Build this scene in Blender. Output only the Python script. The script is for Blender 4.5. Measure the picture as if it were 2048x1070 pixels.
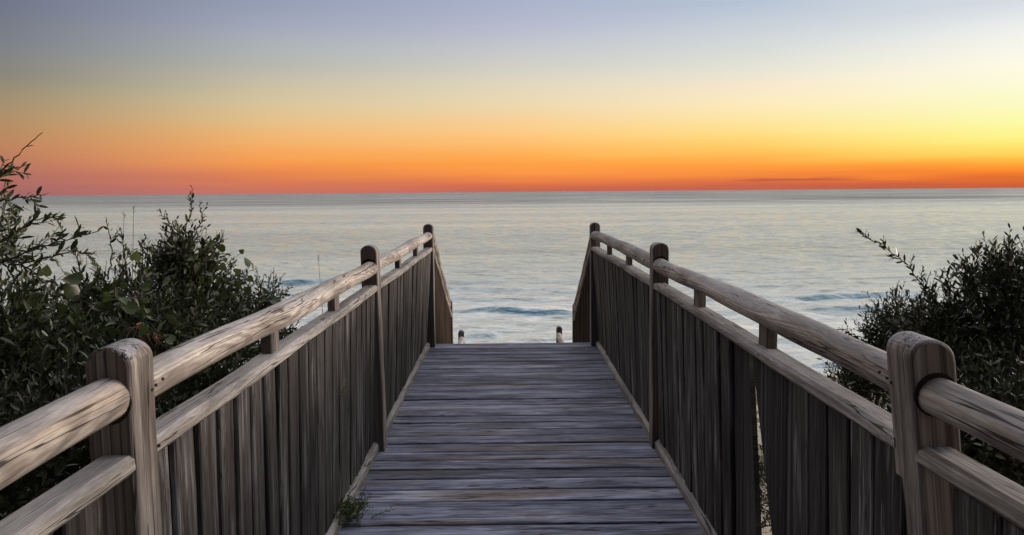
import bpy, math, random
import numpy as np
from mathutils import Matrix, Vector, Euler

R = math.radians
rng = np.random.default_rng(11)
random.seed(11)
S = bpy.context.scene
C = S.collection
for o in list(bpy.data.objects):
    bpy.data.objects.remove(o)

# ------------------------------------------------------------------ camera
CAM_LOC = Vector((0.0, 0.0, 1.5))
FOC = 1595.0                                   # focal length in pixels of a 2048 wide picture
YAW, PITCH, ROLL = R(-0.34), R(5.42), R(-0.47)
CAM_ROT = Matrix.Rotation(YAW, 3, 'Z') @ Matrix.Rotation(R(90) - PITCH, 3, 'X') @ Matrix.Rotation(ROLL, 3, 'Z')
cam = bpy.data.cameras.new('camera')
cam.sensor_width = 36.0
cam.lens = FOC / 2048 * 36.0
cam.clip_start, cam.clip_end = 0.05, 120000
camo = bpy.data.objects.new('camera', cam)
camo.matrix_world = Matrix.Translation(CAM_LOC) @ CAM_ROT.to_4x4()
C.objects.link(camo)
S.camera = camo


def at(px, py, Y):
    """the point at distance Y along the walk that stands at a place of the photograph"""
    d = CAM_ROT @ Vector(((px - 1024) / FOC, -(py - 535) / FOC, -1.0))
    return CAM_LOC + d * (Y / d.y)


def sky_dir(px, py):
    d = (CAM_ROT @ Vector(((px - 1024) / FOC, -(py - 535) / FOC, -1.0))).normalized()
    return math.degrees(math.atan2(d.x, d.y)), math.degrees(math.asin(d.z))


# ------------------------------------------------------------------ world
def lin(c):
    out = []
    for v in c:
        v /= 255.0
        out.append(v / 12.92 if v <= 0.04045 else ((v + 0.055) / 1.055) ** 2.4)
    return (out[0], out[1], out[2], 1.0)


SUN_AZ, SUN_EL = 52.0, 2.0
SKY = {
    20: [(384, 186, 120, 118), (365, 198, 124, 114), (330, 212, 137, 110), (290, 219, 152, 108), (260, 211, 161, 113), (225, 198, 166, 124),
         (187, 180, 163, 132), (150, 158, 154, 140), (112, 150, 152, 150), (75, 140, 145, 155), (0, 128, 135, 155)],
    520: [(387, 194, 116, 106), (370, 206, 118, 92), (350, 230, 134, 80), (325, 247, 156, 80), (300, 247, 171, 98), (270, 240, 184, 117),
          (243, 230, 192, 136), (206, 216, 197, 156), (168, 201, 191, 166), (131, 184, 183, 174), (94, 174, 178, 182), (56, 163, 169, 185), (0, 148, 157, 181)],
    1030: [(384, 198, 104, 82), (374, 214, 112, 76), (362, 234, 130, 74), (345, 252, 150, 70), (325, 255, 163, 72), (300, 255, 181, 95), (270, 254, 200, 128),
           (243, 248, 208, 150), (206, 236, 216, 176), (168, 225, 215, 190), (131, 209, 207, 199), (94, 197, 199, 205), (56, 184, 188, 206), (0, 169, 178, 203)],
    1520: [(380, 196, 100, 78), (370, 208, 106, 72), (358, 230, 122, 66), (343, 253, 148, 62), (325, 255, 170, 72), (300, 255, 201, 98), (270, 255, 222, 130),
           (243, 254, 230, 158), (206, 254, 235, 190), (168, 247, 232, 206), (131, 228, 227, 214), (94, 215, 219, 217), (56, 204, 211, 218), (0, 182, 196, 213)],
    2024: [(376, 190, 92, 64), (366, 206, 98, 56), (355, 234, 116, 48), (343, 254, 140, 48), (328, 254, 172, 60), (310, 254, 206, 86), (290, 254, 230, 112), (270, 254, 244, 138),
           (243, 253, 250, 168), (206, 252, 250, 196), (168, 252, 250, 216), (131, 253, 250, 228), (94, 248, 246, 234), (56, 237, 239, 236), (0, 212, 219, 227)],
}
ZENITH = (1.84, 1.80, 1.78, 1.0)
W = bpy.data.worlds.new("World")
S.world = W
W.use_nodes = True
nt = W.node_tree
N, L = nt.nodes, nt.links
N.clear()


def wnode(t, **k):
    n = N.new(t)
    for a, b in k.items():
        setattr(n, a, b)
    return n


def wmath(op, a, b=None, c=None, clamp=False):
    n = wnode('ShaderNodeMath', operation=op, use_clamp=clamp)
    for i, v in enumerate((a, b, c)):
        if v is None:
            continue
        if isinstance(v, (int, float)):
            n.inputs[i].default_value = v
        else:
            L.new(v, n.inputs[i])
    return n.outputs[0]


def wrange(v, a, b, lo=0.0, hi=1.0, smooth=False):
    n = wnode('ShaderNodeMapRange', interpolation_type='SMOOTHSTEP' if smooth else 'LINEAR')
    L.new(v, n.inputs[0])
    n.inputs[1].default_value, n.inputs[2].default_value, n.inputs[3].default_value, n.inputs[4].default_value = a, b, lo, hi
    return n.outputs[0]


def wmix(f, a, b):
    n = wnode('ShaderNodeMix', data_type='RGBA')
    L.new(f, n.inputs[0]) if not isinstance(f, float) else setattr(n.inputs[0], 'default_value', f)
    for s, v in ((6, a), (7, b)):
        if isinstance(v, tuple):
            n.inputs[s].default_value = v
        else:
            L.new(v, n.inputs[s])
    return n.outputs[2]


tc = wnode('ShaderNodeTexCoord')
sep = wnode('ShaderNodeSeparateXYZ')
L.new(tc.outputs['Generated'], sep.inputs[0])
az = wmath('MULTIPLY', wmath('ARCTAN2', sep.outputs[0], sep.outputs[1]), 180 / math.pi)
el0 = wmath('MULTIPLY', wmath('ARCSINE', sep.outputs[2]), 180 / math.pi)
# long thin dusk bands low over the sea, a slight unevenness of the afterglow
cmb = wnode('ShaderNodeCombineXYZ')
L.new(wmath('MULTIPLY', az, 0.045), cmb.inputs[0])
L.new(wmath('MULTIPLY', el0, 1.1), cmb.inputs[1])
bn = wnode('ShaderNodeTexNoise')
bn.inputs['Scale'].default_value = 1.0
bn.inputs['Detail'].default_value = 3.0
L.new(cmb.outputs[0], bn.inputs['Vector'])
band = wmath('SUBTRACT', bn.outputs[0], 0.5)
el = wmath('ADD', el0, wmath('MULTIPLY', band, wrange(el0, 0.0, 5.0, 1.5, 0.3)))
prev, azs = None, []
EMAX = 15.0
for x in sorted(SKY):
    st = SKY[x]
    ramp = wnode('ShaderNodeValToRGB')
    cr = ramp.color_ramp
    pts = sorted([(max(0.0, sky_dir(x, y)[1]) / EMAX, lin((r, g, b))) for y, r, g, b in st])
    pts.append((1.0, pts[-1][1]))
    cr.elements[0].position, cr.elements[0].color = pts[0]
    cr.elements[1].position, cr.elements[1].color = pts[1]
    for p, c in pts[2:]:
        e = cr.elements.new(p)
        e.color = c
    L.new(wmath('DIVIDE', el, EMAX, clamp=True), ramp.inputs[0])
    a = sky_dir(x, 200)[0]
    azs.append(a)
    if prev is None:
        prev = ramp.outputs[0]
    else:
        prev = wmix(wrange(az, azs[-2], azs[-1]), prev, ramp.outputs[0])
# the glow fades again well past the sun's place and towards the dusk side behind
away = wmath('ABSOLUTE', wmath('SUBTRACT', az, SUN_AZ))
away = wmath('MINIMUM', away, wmath('SUBTRACT', 360.0, away))
dusk = wnode('ShaderNodeValToRGB')
d_ = dusk.color_ramp
d_.elements[0].position, d_.elements[0].color = 0.0, lin((34, 30, 36))
d_.elements[1].position, d_.elements[1].color = 1.0, lin((46, 50, 70))
e = d_.elements.new(0.35)
e.color = lin((40, 38, 48))
L.new(wmath('DIVIDE', el0, 30.0, clamp=True), dusk.inputs[0])
low = wmix(wrange(away, 65.0, 120.0, smooth=True), prev, dusk.outputs[0])
sky = wnode('ShaderNodeTexSky', sky_type='NISHITA', sun_disc=False)
sky.sun_elevation, sky.sun_rotation = R(SUN_EL), R(SUN_AZ)
sky.dust_density, sky.ozone_density = 1.0, 2.0
nsk = wnode('ShaderNodeVectorMath', operation='SCALE')
L.new(sky.outputs[0], nsk.inputs[0])
nsk.inputs['Scale'].default_value = 0.10
high = wmix(0.12, ZENITH, nsk.outputs[0])
glow = wmath('ADD', wmath('MULTIPLY', sep.outputs[0], 0.30), wmath('MULTIPLY', sep.outputs[1], 0.954))
high = wmix(wrange(glow, -0.35, 0.45, smooth=True), lin((62, 64, 84)), high)
full = wmix(wrange(el0, 13.8, 32.0, smooth=True), low, high)
full = wmix(wrange(el0, -0.6, -0.05), lin((90, 92, 98)), full)
e0, a0, a1 = sky_dir(1600, 359)[1], sky_dir(1440, 359)[0], sky_dir(1780, 359)[0]
cs = wnode('ShaderNodeCombineXYZ')
L.new(wmath('MULTIPLY', az, 0.35), cs.inputs[0])
L.new(wmath('MULTIPLY', el0, 3.0), cs.inputs[1])
cn = wnode('ShaderNodeTexNoise')
cn.inputs['Scale'].default_value = 1.0
cn.inputs['Detail'].default_value = 4.0
L.new(cs.outputs[0], cn.inputs['Vector'])
dd = wmath('DIVIDE', wmath('ADD', wmath('SUBTRACT', el0, e0), wmath('MULTIPLY', wmath('SUBTRACT', cn.outputs[0], 0.5), 0.25)), 0.11)
st_ = wmath('POWER', 2.718, wmath('MULTIPLY', wmath('MULTIPLY', dd, dd), -1.0))
st_ = wmath('MULTIPLY', st_, wmath('MULTIPLY', wrange(az, a0, a0 + 3.0, smooth=True), wrange(az, a1, a1 - 5.0, smooth=True)))
full = wmix(wmath('MULTIPLY', st_, 0.75, clamp=True), full, lin((176, 84, 66)))
bg = wnode('ShaderNodeBackground')
bg.inputs['Strength'].default_value = 1.0
L.new(full, bg.inputs[0])
wo = wnode('ShaderNodeOutputWorld')
L.new(bg.outputs[0], wo.inputs[0])

sun = bpy.data.lights.new('sun', 'SUN')
sun.energy, sun.angle, sun.color = 3.4, R(22), (1.0, 0.83, 0.71)
suno = bpy.data.objects.new('sun', sun)
sd = Vector((math.sin(R(SUN_AZ)) * math.cos(R(5)), math.cos(R(SUN_AZ)) * math.cos(R(5)), math.sin(R(5))))
suno.rotation_euler = sd.to_track_quat('Z', 'Y').to_euler()
C.objects.link(suno)

S.view_settings.view_transform = 'Standard'
S.view_settings.look = 'None'
S.view_settings.exposure = 0.0
S.view_settings.gamma = 1.0
S.render.engine = 'CYCLES'


# ------------------------------------------------------------------ materials
class Mat:
    def __init__(s, name):
        s.m = bpy.data.materials.new(name)
        s.m.use_nodes = True
        s.nt = s.m.node_tree
        s.N, s.L = s.nt.nodes, s.nt.links
        s.b = s.N['Principled BSDF']
        s.out = s.N['Material Output']

    def n(s, t, **k):
        x = s.N.new(t)
        for a, b in k.items():
            setattr(x, a, b)
        return x

    def put(s, sock, v):
        if isinstance(v, (int, float)):
            sock.default_value = v
        elif isinstance(v, tuple):
            sock.default_value = v
        else:
            s.L.new(v, sock)

    def math(s, op, a, b=None, c=None, clamp=False):
        x = s.n('ShaderNodeMath', operation=op, use_clamp=clamp)
        for i, v in enumerate((a, b, c)):
            if v is not None:
                s.put(x.inputs[i], v)
        return x.outputs[0]

    def rng(s, v, a, b, lo=0.0, hi=1.0, smooth=True):
        x = s.n('ShaderNodeMapRange', interpolation_type='SMOOTHSTEP' if smooth else 'LINEAR')
        s.put(x.inputs[0], v)
        for i, q in enumerate((a, b, lo, hi)):
            s.put(x.inputs[i + 1], q)
        return x.outputs[0]

    def mix(s, f, a, b, blend='MIX'):
        x = s.n('ShaderNodeMix', data_type='RGBA', blend_type=blend)
        s.put(x.inputs[0], f)
        s.put(x.inputs[6], a)
        s.put(x.inputs[7], b)
        return x.outputs[2]

    def attr(s, name):
        return s.n('ShaderNodeAttribute', attribute_name=name)

    def vmul(s, v, k):
        x = s.n('ShaderNodeVectorMath', operation='MULTIPLY')
        s.put(x.inputs[0], v)
        x.inputs[1].default_value = k
        return x.outputs[0]

    def noise(s, v, scale=1.0, detail=4.0, rough=0.55, dist=0.0):
        x = s.n('ShaderNodeTexNoise')
        if v is not None:
            s.put(x.inputs['Vector'], v)
        x.inputs['Scale'].default_value = scale
        x.inputs['Detail'].default_value = detail
        x.inputs['Roughness'].default_value = rough
        x.inputs['Distortion'].default_value = dist
        return x.outputs[0]

    def ramp(s, f, stops):
        x = s.n('ShaderNodeValToRGB')
        cr = x.color_ramp
        cr.elements[0].position, cr.elements[0].color = stops[0][0], (*stops[0][1], 1)
        cr.elements[1].position, cr.elements[1].color = stops[-1][0], (*stops[-1][1], 1)
        for p, c in stops[1:-1]:
            e = cr.elements.new(p)
            e.color = (*c, 1)
        s.put(x.inputs[0], f)
        return x.outputs[0]

    def bump(s, h, strength, dist=0.01):
        x = s.n('ShaderNodeBump')
        s.put(x.inputs['Height'], h)
        x.inputs['Strength'].default_value = strength
        x.inputs['Distance'].default_value = dist
        return x.outputs[0]


def wood(name, dark, mid, light, warm=None, crack=1.0, knot=1.0, rough=0.8, bump=0.6, fine=1.0, figure=0.0, weather=None, worn=0.0, con=1.0, ffreq=95.0, wcol=(0.27, 0.255, 0.245), gate_lo=0.47, alen=1.6, spec=0.14, cw=0.011):
    """weathered timber: everything runs along the board's own grain coordinate"""
    m = Mat(name)
    g = m.attr('grain').outputs['Vector']
    tone = m.attr('tone').outputs['Fac']
    # knots bend the grain round them
    kv = m.n('ShaderNodeTexVoronoi')
    m.put(kv.inputs['Vector'], m.vmul(g, (2.6, 9.0, 9.0)))
    kv.inputs['Scale'].default_value = 1.0
    kd = kv.outputs['Distance']
    kcol = m.n('ShaderNodeSeparateColor')
    m.put(kcol.inputs[0], kv.outputs['Color'])
    kon = m.rng(kcol.outputs[0], 0.62, 0.66)
    halo = m.math('MULTIPLY', m.rng(kd, 0.45, 0.05), kon)
    off = m.n('ShaderNodeVectorMath', operation='ADD')
    cb = m.n('ShaderNodeCombineXYZ')
    m.put(cb.inputs[1], m.math('MULTIPLY', halo, 0.012 * knot))
    m.put(cb.inputs[2], m.math('MULTIPLY', halo, 0.012 * knot))
    m.put(off.inputs[0], g)
    m.put(off.inputs[1], cb.outputs[0])
    gg = off.outputs[0]
    broad = m.noise(m.vmul(gg, (1.1, 14, 14)), 1.0, 3, 0.5, 0.6)
    lines = m.noise(m.vmul(gg, (alen, 95 * fine, 95 * fine)), 1.0, 5, 0.6, 0.8)
    fuzz = m.noise(m.vmul(gg, (22, 260, 260)), 1.0, 2, 0.5)
    mixed = m.math('ADD', m.math('MULTIPLY', broad, 0.5), m.math('MULTIPLY', lines, 0.5))
    col = m.ramp(mixed, [(0.5 - 0.20 / con, dark), (0.50, mid), (0.5 + 0.20 / con, light)])
    if warm:
        wz = m.rng(m.noise(m.vmul(gg, (0.9, 9, 9)), 1.0, 2), 0.52, 0.68)
        col = m.mix(wz, col, (*warm, 1))
    if figure:
        # growth rings cut lengthwise: long flame shaped contours
        fg = m.noise(m.vmul(gg, (0.55, 7.5, 7.5)), 1.0, 1, 0.4)
        fs = m.math('SINE', m.math('MULTIPLY', fg, ffreq))
        fs = m.rng(fs, -0.2, 1.0)
        col = m.mix(m.math('MULTIPLY', fs, figure), col, (*dark, 1))
    if worn:
        wn = m.noise(m.vmul(g, (2.2, 34, 34)), 1.0, 5, 0.65, 0.4)
        wz = m.noise(m.vmul(g, (1.3, 3.5, 3.5)), 1.0, 2)
        wm = m.math('MULTIPLY', m.rng(wn, 0.50, 0.63), m.rng(wz, 0.43, 0.57))
        col = m.mix(m.math('MULTIPLY', wm, worn), col, (*wcol, 1))
    if weather:
        # the upper sides have weathered silver grey
        nz = m.n('ShaderNodeSeparateXYZ')
        m.put(nz.inputs[0], m.n('ShaderNodeNewGeometry').outputs['Normal'])
        wf = m.math('ADD', nz.outputs[2], m.math('MULTIPLY', m.math('SUBTRACT', broad, 0.5), 2.2))
        wcol = m.ramp(mixed, [(0.32, tuple(0.55 * q for q in weather)), (0.5, weather), (0.68, tuple(1.25 * q for q in weather))])
        col = m.mix(m.rng(wf, 0.35, 0.85), col, wcol)
    # drying checks
    cn = m.noise(m.vmul(gg, (0.9, 30, 30)), 1.0, 3, 0.55, 0.4)
    ck = m.math('ABSOLUTE', m.math('SUBTRACT', cn, 0.5))
    gate = m.rng(m.noise(m.vmul(gg, (2.0, 12, 12)), 1.0, 2), gate_lo, gate_lo + 0.13)
    ck = m.math('MULTIPLY', m.rng(ck, cw, 0.2 * cw), gate)
    ck = m.math('MULTIPLY', ck, crack, clamp=True)
    kn = m.math('MULTIPLY', m.math('MULTIPLY', m.rng(kd, 0.13, 0.07), kon), knot, clamp=True)
    tn = m.n('ShaderNodeMix', data_type='RGBA', blend_type='MULTIPLY')
    tn.inputs[0].default_value = 1.0
    m.put(tn.inputs[6], col)
    tg = m.n('ShaderNodeCombineColor')
    stain = m.noise(m.vmul(g, (2.4, 5.0, 5.0)), 1.0, 4, 0.6)
    tf = m.math('MULTIPLY', m.math('MULTIPLY', tone, m.rng(fuzz, 0.3, 0.7, 0.82, 1.16)), m.rng(stain, 0.33, 0.66, 0.58, 0.94))
    for i in range(3):
        m.put(tg.inputs[i], tf)
    m.put(tn.inputs[7], tg.outputs[0])
    col = m.mix(m.math('MULTIPLY', ck, 0.85), tn.outputs[2], (0.018, 0.015, 0.014, 1))
    col = m.mix(m.math('MULTIPLY', kn, 0.8), col, (0.035, 0.024, 0.018, 1))
    m.put(m.b.inputs['Base Color'], col)
    m.b.inputs['Roughness'].default_value = rough
    m.b.inputs['Specular IOR Level'].default_value = spec
    h = m.math('SUBTRACT', m.math('ADD', m.math('MULTIPLY', lines, 0.7), m.math('MULTIPLY', fuzz, 0.15)), m.math('MULTIPLY', ck, 0.9))
    m.put(m.b.inputs['Normal'], m.bump(h, bump, 0.006))
    return m.m


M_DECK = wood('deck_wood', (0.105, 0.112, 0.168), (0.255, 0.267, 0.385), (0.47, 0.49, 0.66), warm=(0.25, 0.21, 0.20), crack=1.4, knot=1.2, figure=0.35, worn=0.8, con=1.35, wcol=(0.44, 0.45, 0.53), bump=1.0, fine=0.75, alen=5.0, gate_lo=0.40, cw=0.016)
M_RAIL = wood('rail_wood', (0.27, 0.22, 0.185), (0.60, 0.525, 0.46), (0.76, 0.69, 0.62), warm=(0.62, 0.49, 0.385), crack=1.3, knot=1.3, fine=0.6, figure=0.7, weather=(0.35, 0.325, 0.325), con=1.5, ffreq=150.0, gate_lo=0.40, cw=0.017)
M_LEDGE = wood('ledge_wood', (0.22, 0.19, 0.165), (0.45, 0.405, 0.36), (0.62, 0.57, 0.52), crack=1.2, knot=0.9, fine=0.7, figure=0.55, weather=(0.36, 0.338, 0.338), con=1.5, gate_lo=0.40, cw=0.015)
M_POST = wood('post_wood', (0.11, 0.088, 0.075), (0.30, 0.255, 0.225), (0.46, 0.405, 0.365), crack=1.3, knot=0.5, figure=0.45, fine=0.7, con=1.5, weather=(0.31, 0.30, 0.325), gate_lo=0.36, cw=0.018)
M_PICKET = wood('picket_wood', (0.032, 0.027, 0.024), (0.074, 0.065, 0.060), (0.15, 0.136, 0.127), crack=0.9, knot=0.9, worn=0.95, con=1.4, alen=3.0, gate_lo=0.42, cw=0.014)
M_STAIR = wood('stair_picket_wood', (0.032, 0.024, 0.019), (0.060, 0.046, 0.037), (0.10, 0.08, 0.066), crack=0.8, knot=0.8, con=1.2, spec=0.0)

mm = Mat('nail_steel')
mm.b.inputs['Base Color'].default_value = (0.03, 0.026, 0.024, 1)
mm.b.inputs['Roughness'].default_value = 0.6
mm.b.inputs['Metallic'].default_value = 0.7
M_NAIL = mm.m
mh = Mat('painted_hole_shade')  # near-black that stands in for shade where the handrail enters the post
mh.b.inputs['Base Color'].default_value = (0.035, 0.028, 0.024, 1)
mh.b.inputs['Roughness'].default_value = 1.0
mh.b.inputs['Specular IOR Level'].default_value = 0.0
M_HOLE_SHADE = mh.m


def leaf_mat(name, c0, c1, c2, rough=0.42, trans=0.25):
    m = Mat(name)
    t = m.attr('tone').outputs['Fac']
    col = m.ramp(t, [(0.0, c0), (0.6, c1), (1.0, c2)])
    m.put(m.b.inputs['Base Color'], col)
    m.b.inputs['Roughness'].default_value = rough
    m.b.inputs['Specular IOR Level'].default_value = 0.45
    tr = m.n('ShaderNodeBsdfTranslucent')
    m.put(tr.inputs[0], col)
    mx = m.n('ShaderNodeMixShader')
    mx.inputs[0].default_value = trans
    m.L.new(m.b.outputs[0], mx.inputs[1])
    m.L.new(tr.outputs[0], mx.inputs[2])
    m.L.new(mx.outputs[0], m.out.inputs[0])
    return m.m


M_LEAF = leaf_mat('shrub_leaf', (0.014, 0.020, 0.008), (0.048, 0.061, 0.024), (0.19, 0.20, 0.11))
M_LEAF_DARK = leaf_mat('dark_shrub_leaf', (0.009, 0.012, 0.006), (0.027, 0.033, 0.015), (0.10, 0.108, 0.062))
M_VINE = leaf_mat('vine_leaf', (0.030, 0.048, 0.013), (0.070, 0.100, 0.026), (0.14, 0.165, 0.055), 0.38, 0.35)
M_WEED = leaf_mat('weed_leaf', (0.07, 0.10, 0.04), (0.15, 0.19, 0.08), (0.28, 0.31, 0.16), 0.5, 0.3)
M_RUST = leaf_mat('dead_leaf', (0.14, 0.05, 0.025), (0.20, 0.08, 0.04), (0.26, 0.12, 0.06), 0.6, 0.3)
mt = Mat('twig_bark')
mt.put(mt.b.inputs['Base Color'], mt.ramp(mt.noise(None, 40.0, 3), [(0.3, (0.025, 0.019, 0.014)), (0.7, (0.075, 0.06, 0.048))]))
mt.b.inputs['Roughness'].default_value = 0.85
M_TWIG = mt.m
ms = Mat('dry_stalk')
ms.b.inputs['Base Color'].default_value = (0.10, 0.085, 0.065, 1)
ms.b.inputs['Roughness'].default_value = 0.8
M_STALK = ms.m


# ------------------------------------------------------------------ object helpers
def tag(o, label=None, cat=None, group=None, kind=None):
    for k, v in (('label', label), ('category', cat), ('group', group), ('kind', kind)):
        if v:
            o[k] = v
    return o


def thing(name, label, cat, loc=(0, 0, 0), group=None):
    o = bpy.data.objects.new(name, None)
    o.empty_display_size = 0.1
    o.location = loc
    C.objects.link(o)
    return tag(o, label, cat, group)


class MB:
    """collects boards, logs and plates of one part into one mesh with grain and tone attributes"""

    def __init__(s):
        s.v, s.f, s.g, s.t, s.sm = [], [], [], [], []

    def add(s, verts, faces, grain, tone, smooth=False):
        n = len(s.v)
        s.v += [tuple(p) for p in verts]
        s.g += [tuple(p) for p in grain]
        s.t += [tone] * len(verts)
        s.f += [tuple(i + n for i in q) for q in faces]
        s.sm += [smooth] * len(faces)

    def loft(s, rings, grains, tone, smooth=False, cap=True):
        k = len(rings[0])
        v = [p for r in rings for p in r]
        g = [p for r in grains for p in r]
        f = []
        for i in range(len(rings) - 1):
            for j in range(k):
                a, b = i * k + j, i * k + (j + 1) % k
                f.append((a, b, b + k, a + k))
        s.add(v, f, g, tone, smooth)
        if cap:
            o = rng.uniform(0, 50, 3)
            for ri, rev in ((0, True), (len(rings) - 1, False)):
                pts = rings[ri]
                idx = list(range(k))
                s.add(pts, [tuple(idx[::-1] if rev else idx)], [(o[0] + p[0] * 0.2, o[1] + p[1], o[2] + p[2]) for p in grains[ri]], tone * 0.8)

    def board(s, p0, p1, w, h, up=(0, 0, 1), cham=0.004, seg=1, wob=0.0, tone=None, twist=0.0):
        """a sawn board from p0 to p1, w across and h along up, edges eased"""
        p0, p1 = Vector(p0), Vector(p1)
        d = (p1 - p0)
        ln = d.length
        d.normalize()
        side = d.cross(Vector(up)).normalized()
        upv = side.cross(d).normalized()
        c = min(cham, w * 0.45, h * 0.45)
        prof = [(-w / 2 + c, -h / 2), (w / 2 - c, -h / 2), (w / 2, -h / 2 + c), (w / 2, h / 2 - c), (w / 2 - c, h / 2), (-w / 2 + c, h / 2), (-w / 2, h / 2 - c), (-w / 2, -h / 2 + c)]
        if tone is None:
            tone = rng.uniform(0.75, 1.2)
        off = rng.uniform(0, 60, 3)
        rings, grains = [], []
        ph = rng.uniform(0, 6.28, 4)
        for i in range(seg + 1):
            t = i / seg
            q = p0 + d * (ln * t)
            dx = wob * (math.sin(ph[0] + t * 5.1) + 0.6 * math.sin(ph[1] + t * 11.7)) * 0.6
            dz = wob * (math.sin(ph[2] + t * 4.3) + 0.6 * math.sin(ph[3] + t * 13.1)) * 0.6
            a = twist * (t - 0.5)
            r, gr = [], []
            for (x, z) in prof:
                jx, jz = (rng.normal(0, 1, 2) * wob * 0.16)
                X, Z = x * math.cos(a) - z * math.sin(a) + dx + jx, x * math.sin(a) + z * math.cos(a) + dz + jz
                r.append(q + side * X + upv * Z)
                gr.append((off[0] + ln * t, off[1] + x, off[2] + z))
            rings.append(r)
            grains.append(gr)
        s.loft(rings, grains, tone)

    def log(s, p0, p1, r, seg=26, k=20, wob=0.006, tone=1.0, flat=None):
        """a peeled log: round, slightly crooked, swelling at its knots"""
        p0, p1 = Vector(p0), Vector(p1)
        d = p1 - p0
        ln = d.length
        d.normalize()
        side = d.cross(Vector((0, 0, 1))).normalized()
        upv = side.cross(d).normalized()
        off = rng.uniform(0, 60, 3)
        ph = rng.uniform(0, 6.28, 8)
        rings, grains = [], []
        ends = [0.0, 0.004]
        ts = [0.0, 0.004] + [i / seg for i in range(1, seg)] + [0.996, 1.0]
        for n, t in enumerate(ts):
            q = p0 + d * (ln * t)
            dx = wob * (math.sin(ph[0] + t * 4.0) + 0.5 * math.sin(ph[1] + t * 11))
            dz = wob * (math.sin(ph[2] + t * 4.6) + 0.5 * math.sin(ph[3] + t * 12))
            rr = r * (1 + 0.05 * math.sin(ph[4] + t * 9) + 0.03 * math.sin(ph[5] + t * 23))
            if n in (0, len(ts) - 1):
                rr *= 0.93
            ring, gr = [], []
            for j in range(k):
                a = 2 * math.pi * j / k
                ra = rr * (1 + 0.03 * math.sin(2 * a + ph[6] + t * 3) + 0.018 * math.sin(3 * a + ph[7] - t * 7))
                x, z = math.cos(a) * ra, math.sin(a) * ra
                if flat is not None:
                    z = max(z, -flat)
                ring.append(q + side * (x + dx) + upv * (z + dz))
                gr.append((off[0] + ln * t, off[1] + x, off[2] + z))
            rings.append(ring)
            grains.append(gr)
        s.loft(rings, grains, tone, smooth=True)

    def build(s, name, mat, parent=None):
        me = bpy.data.meshes.new(name)
        me.from_pydata(s.v, [], s.f)
        a = me.attributes.new('grain', 'FLOAT_VECTOR', 'POINT')
        a.data.foreach_set('vector', np.array(s.g, dtype=np.float32).ravel())
        a = me.attributes.new('tone', 'FLOAT', 'POINT')
        a.data.foreach_set('value', np.array(s.t, dtype=np.float32))
        me.polygons.foreach_set('use_smooth', s.sm)
        me.materials.append(mat)
        me.update()
        o = bpy.data.objects.new(name, me)
        C.objects.link(o)
        if parent:
            o.parent = parent
            o.matrix_parent_inverse = Matrix.Translation(-Vector(parent.location))
        return o


def post(parent, xin, side, y0, y1, ztop, zbot, width=0.092, lean=0.0, leany=0.0, tone=1.0, nails=(), mat=None, hole_shade=False):
    """a post with an arched head. xin: its face towards the walk at deck level, side: -1 left of the walk, +1 right"""
    b = MB()
    ph = rng.uniform(0, 6.28, 4)
    xc = xin + side * width / 2
    hw = width / 2
    out = [(hw, zbot)]
    nz = 14
    for i in range(1, nz):
        out.append((hw + 0.0012 * math.sin(ph[0] + i * 1.3), zbot + (ztop - hw * 0.92 - zbot) * i / (nz - 1)))
    for i in range(0, 15):
        a = math.pi * i / 14
        out.append((hw * math.cos(a), ztop - hw * 0.92 + hw * 0.92 * math.sin(a) ** 0.92))
    for i in range(nz - 2, -1, -1):
        out.append((-hw - 0.0012 * math.sin(ph[1] + i * 1.1), zbot + (ztop - hw * 0.92 - zbot) * i / (nz - 1)))
    cx, cz = 0.0, ztop - hw
    off = rng.uniform(0, 60, 3)
    c = 0.006
    rings, grains = [], []
    for (y, ins) in ((y0, c), (y0 + 0.0025, 0.0022), (y0 + c, 0.0), (0.5 * (y0 + y1), 0.0), (y1 - c, 0.0), (y1, c)):
        r, g = [], []
        for (x, z) in out:
            xx = x * (1 - ins / hw)
            zz = z - (ins if z > ztop - hw else 0.0)
            r.append(Vector((xc + xx + lean * z, y + leany * z, zz)))
            g.append((off[0] + zz, off[1] + xx, off[2] + y))
        rings.append(r)
        grains.append(g)
    b.loft(rings, grains, tone, smooth=False)
    o = b.build('post', mat or M_POST, parent)
    if hole_shade:
        # dark disc painted as the shade in the gap around the handrail
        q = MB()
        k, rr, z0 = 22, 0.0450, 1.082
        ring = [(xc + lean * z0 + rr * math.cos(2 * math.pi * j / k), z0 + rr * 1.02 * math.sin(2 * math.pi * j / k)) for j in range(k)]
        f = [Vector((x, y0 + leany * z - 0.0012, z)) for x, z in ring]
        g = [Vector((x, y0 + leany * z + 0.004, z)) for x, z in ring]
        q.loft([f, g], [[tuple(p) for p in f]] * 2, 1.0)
        q.build('mortise_shade', M_HOLE_SHADE, None).parent = o
    for (yy, z) in nails:
        q = MB()
        x = xin + lean * z - side * 0.0015
        k = 10
        rr = 0.0035
        ring0 = [Vector((x + side * 0.004, yy + leany * z + rr * math.cos(2 * math.pi * j / k), z + rr * math.sin(2 * math.pi * j / k))) for j in range(k)]
        ring1 = [Vector((x, p.y, p.z)) for p in ring0]
        q.loft([ring0, ring1], [[tuple(p) for p in ring0]] * 2, 1.0)
        n = q.build('nail', M_NAIL, None)
        n.parent = o
    return o


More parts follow.
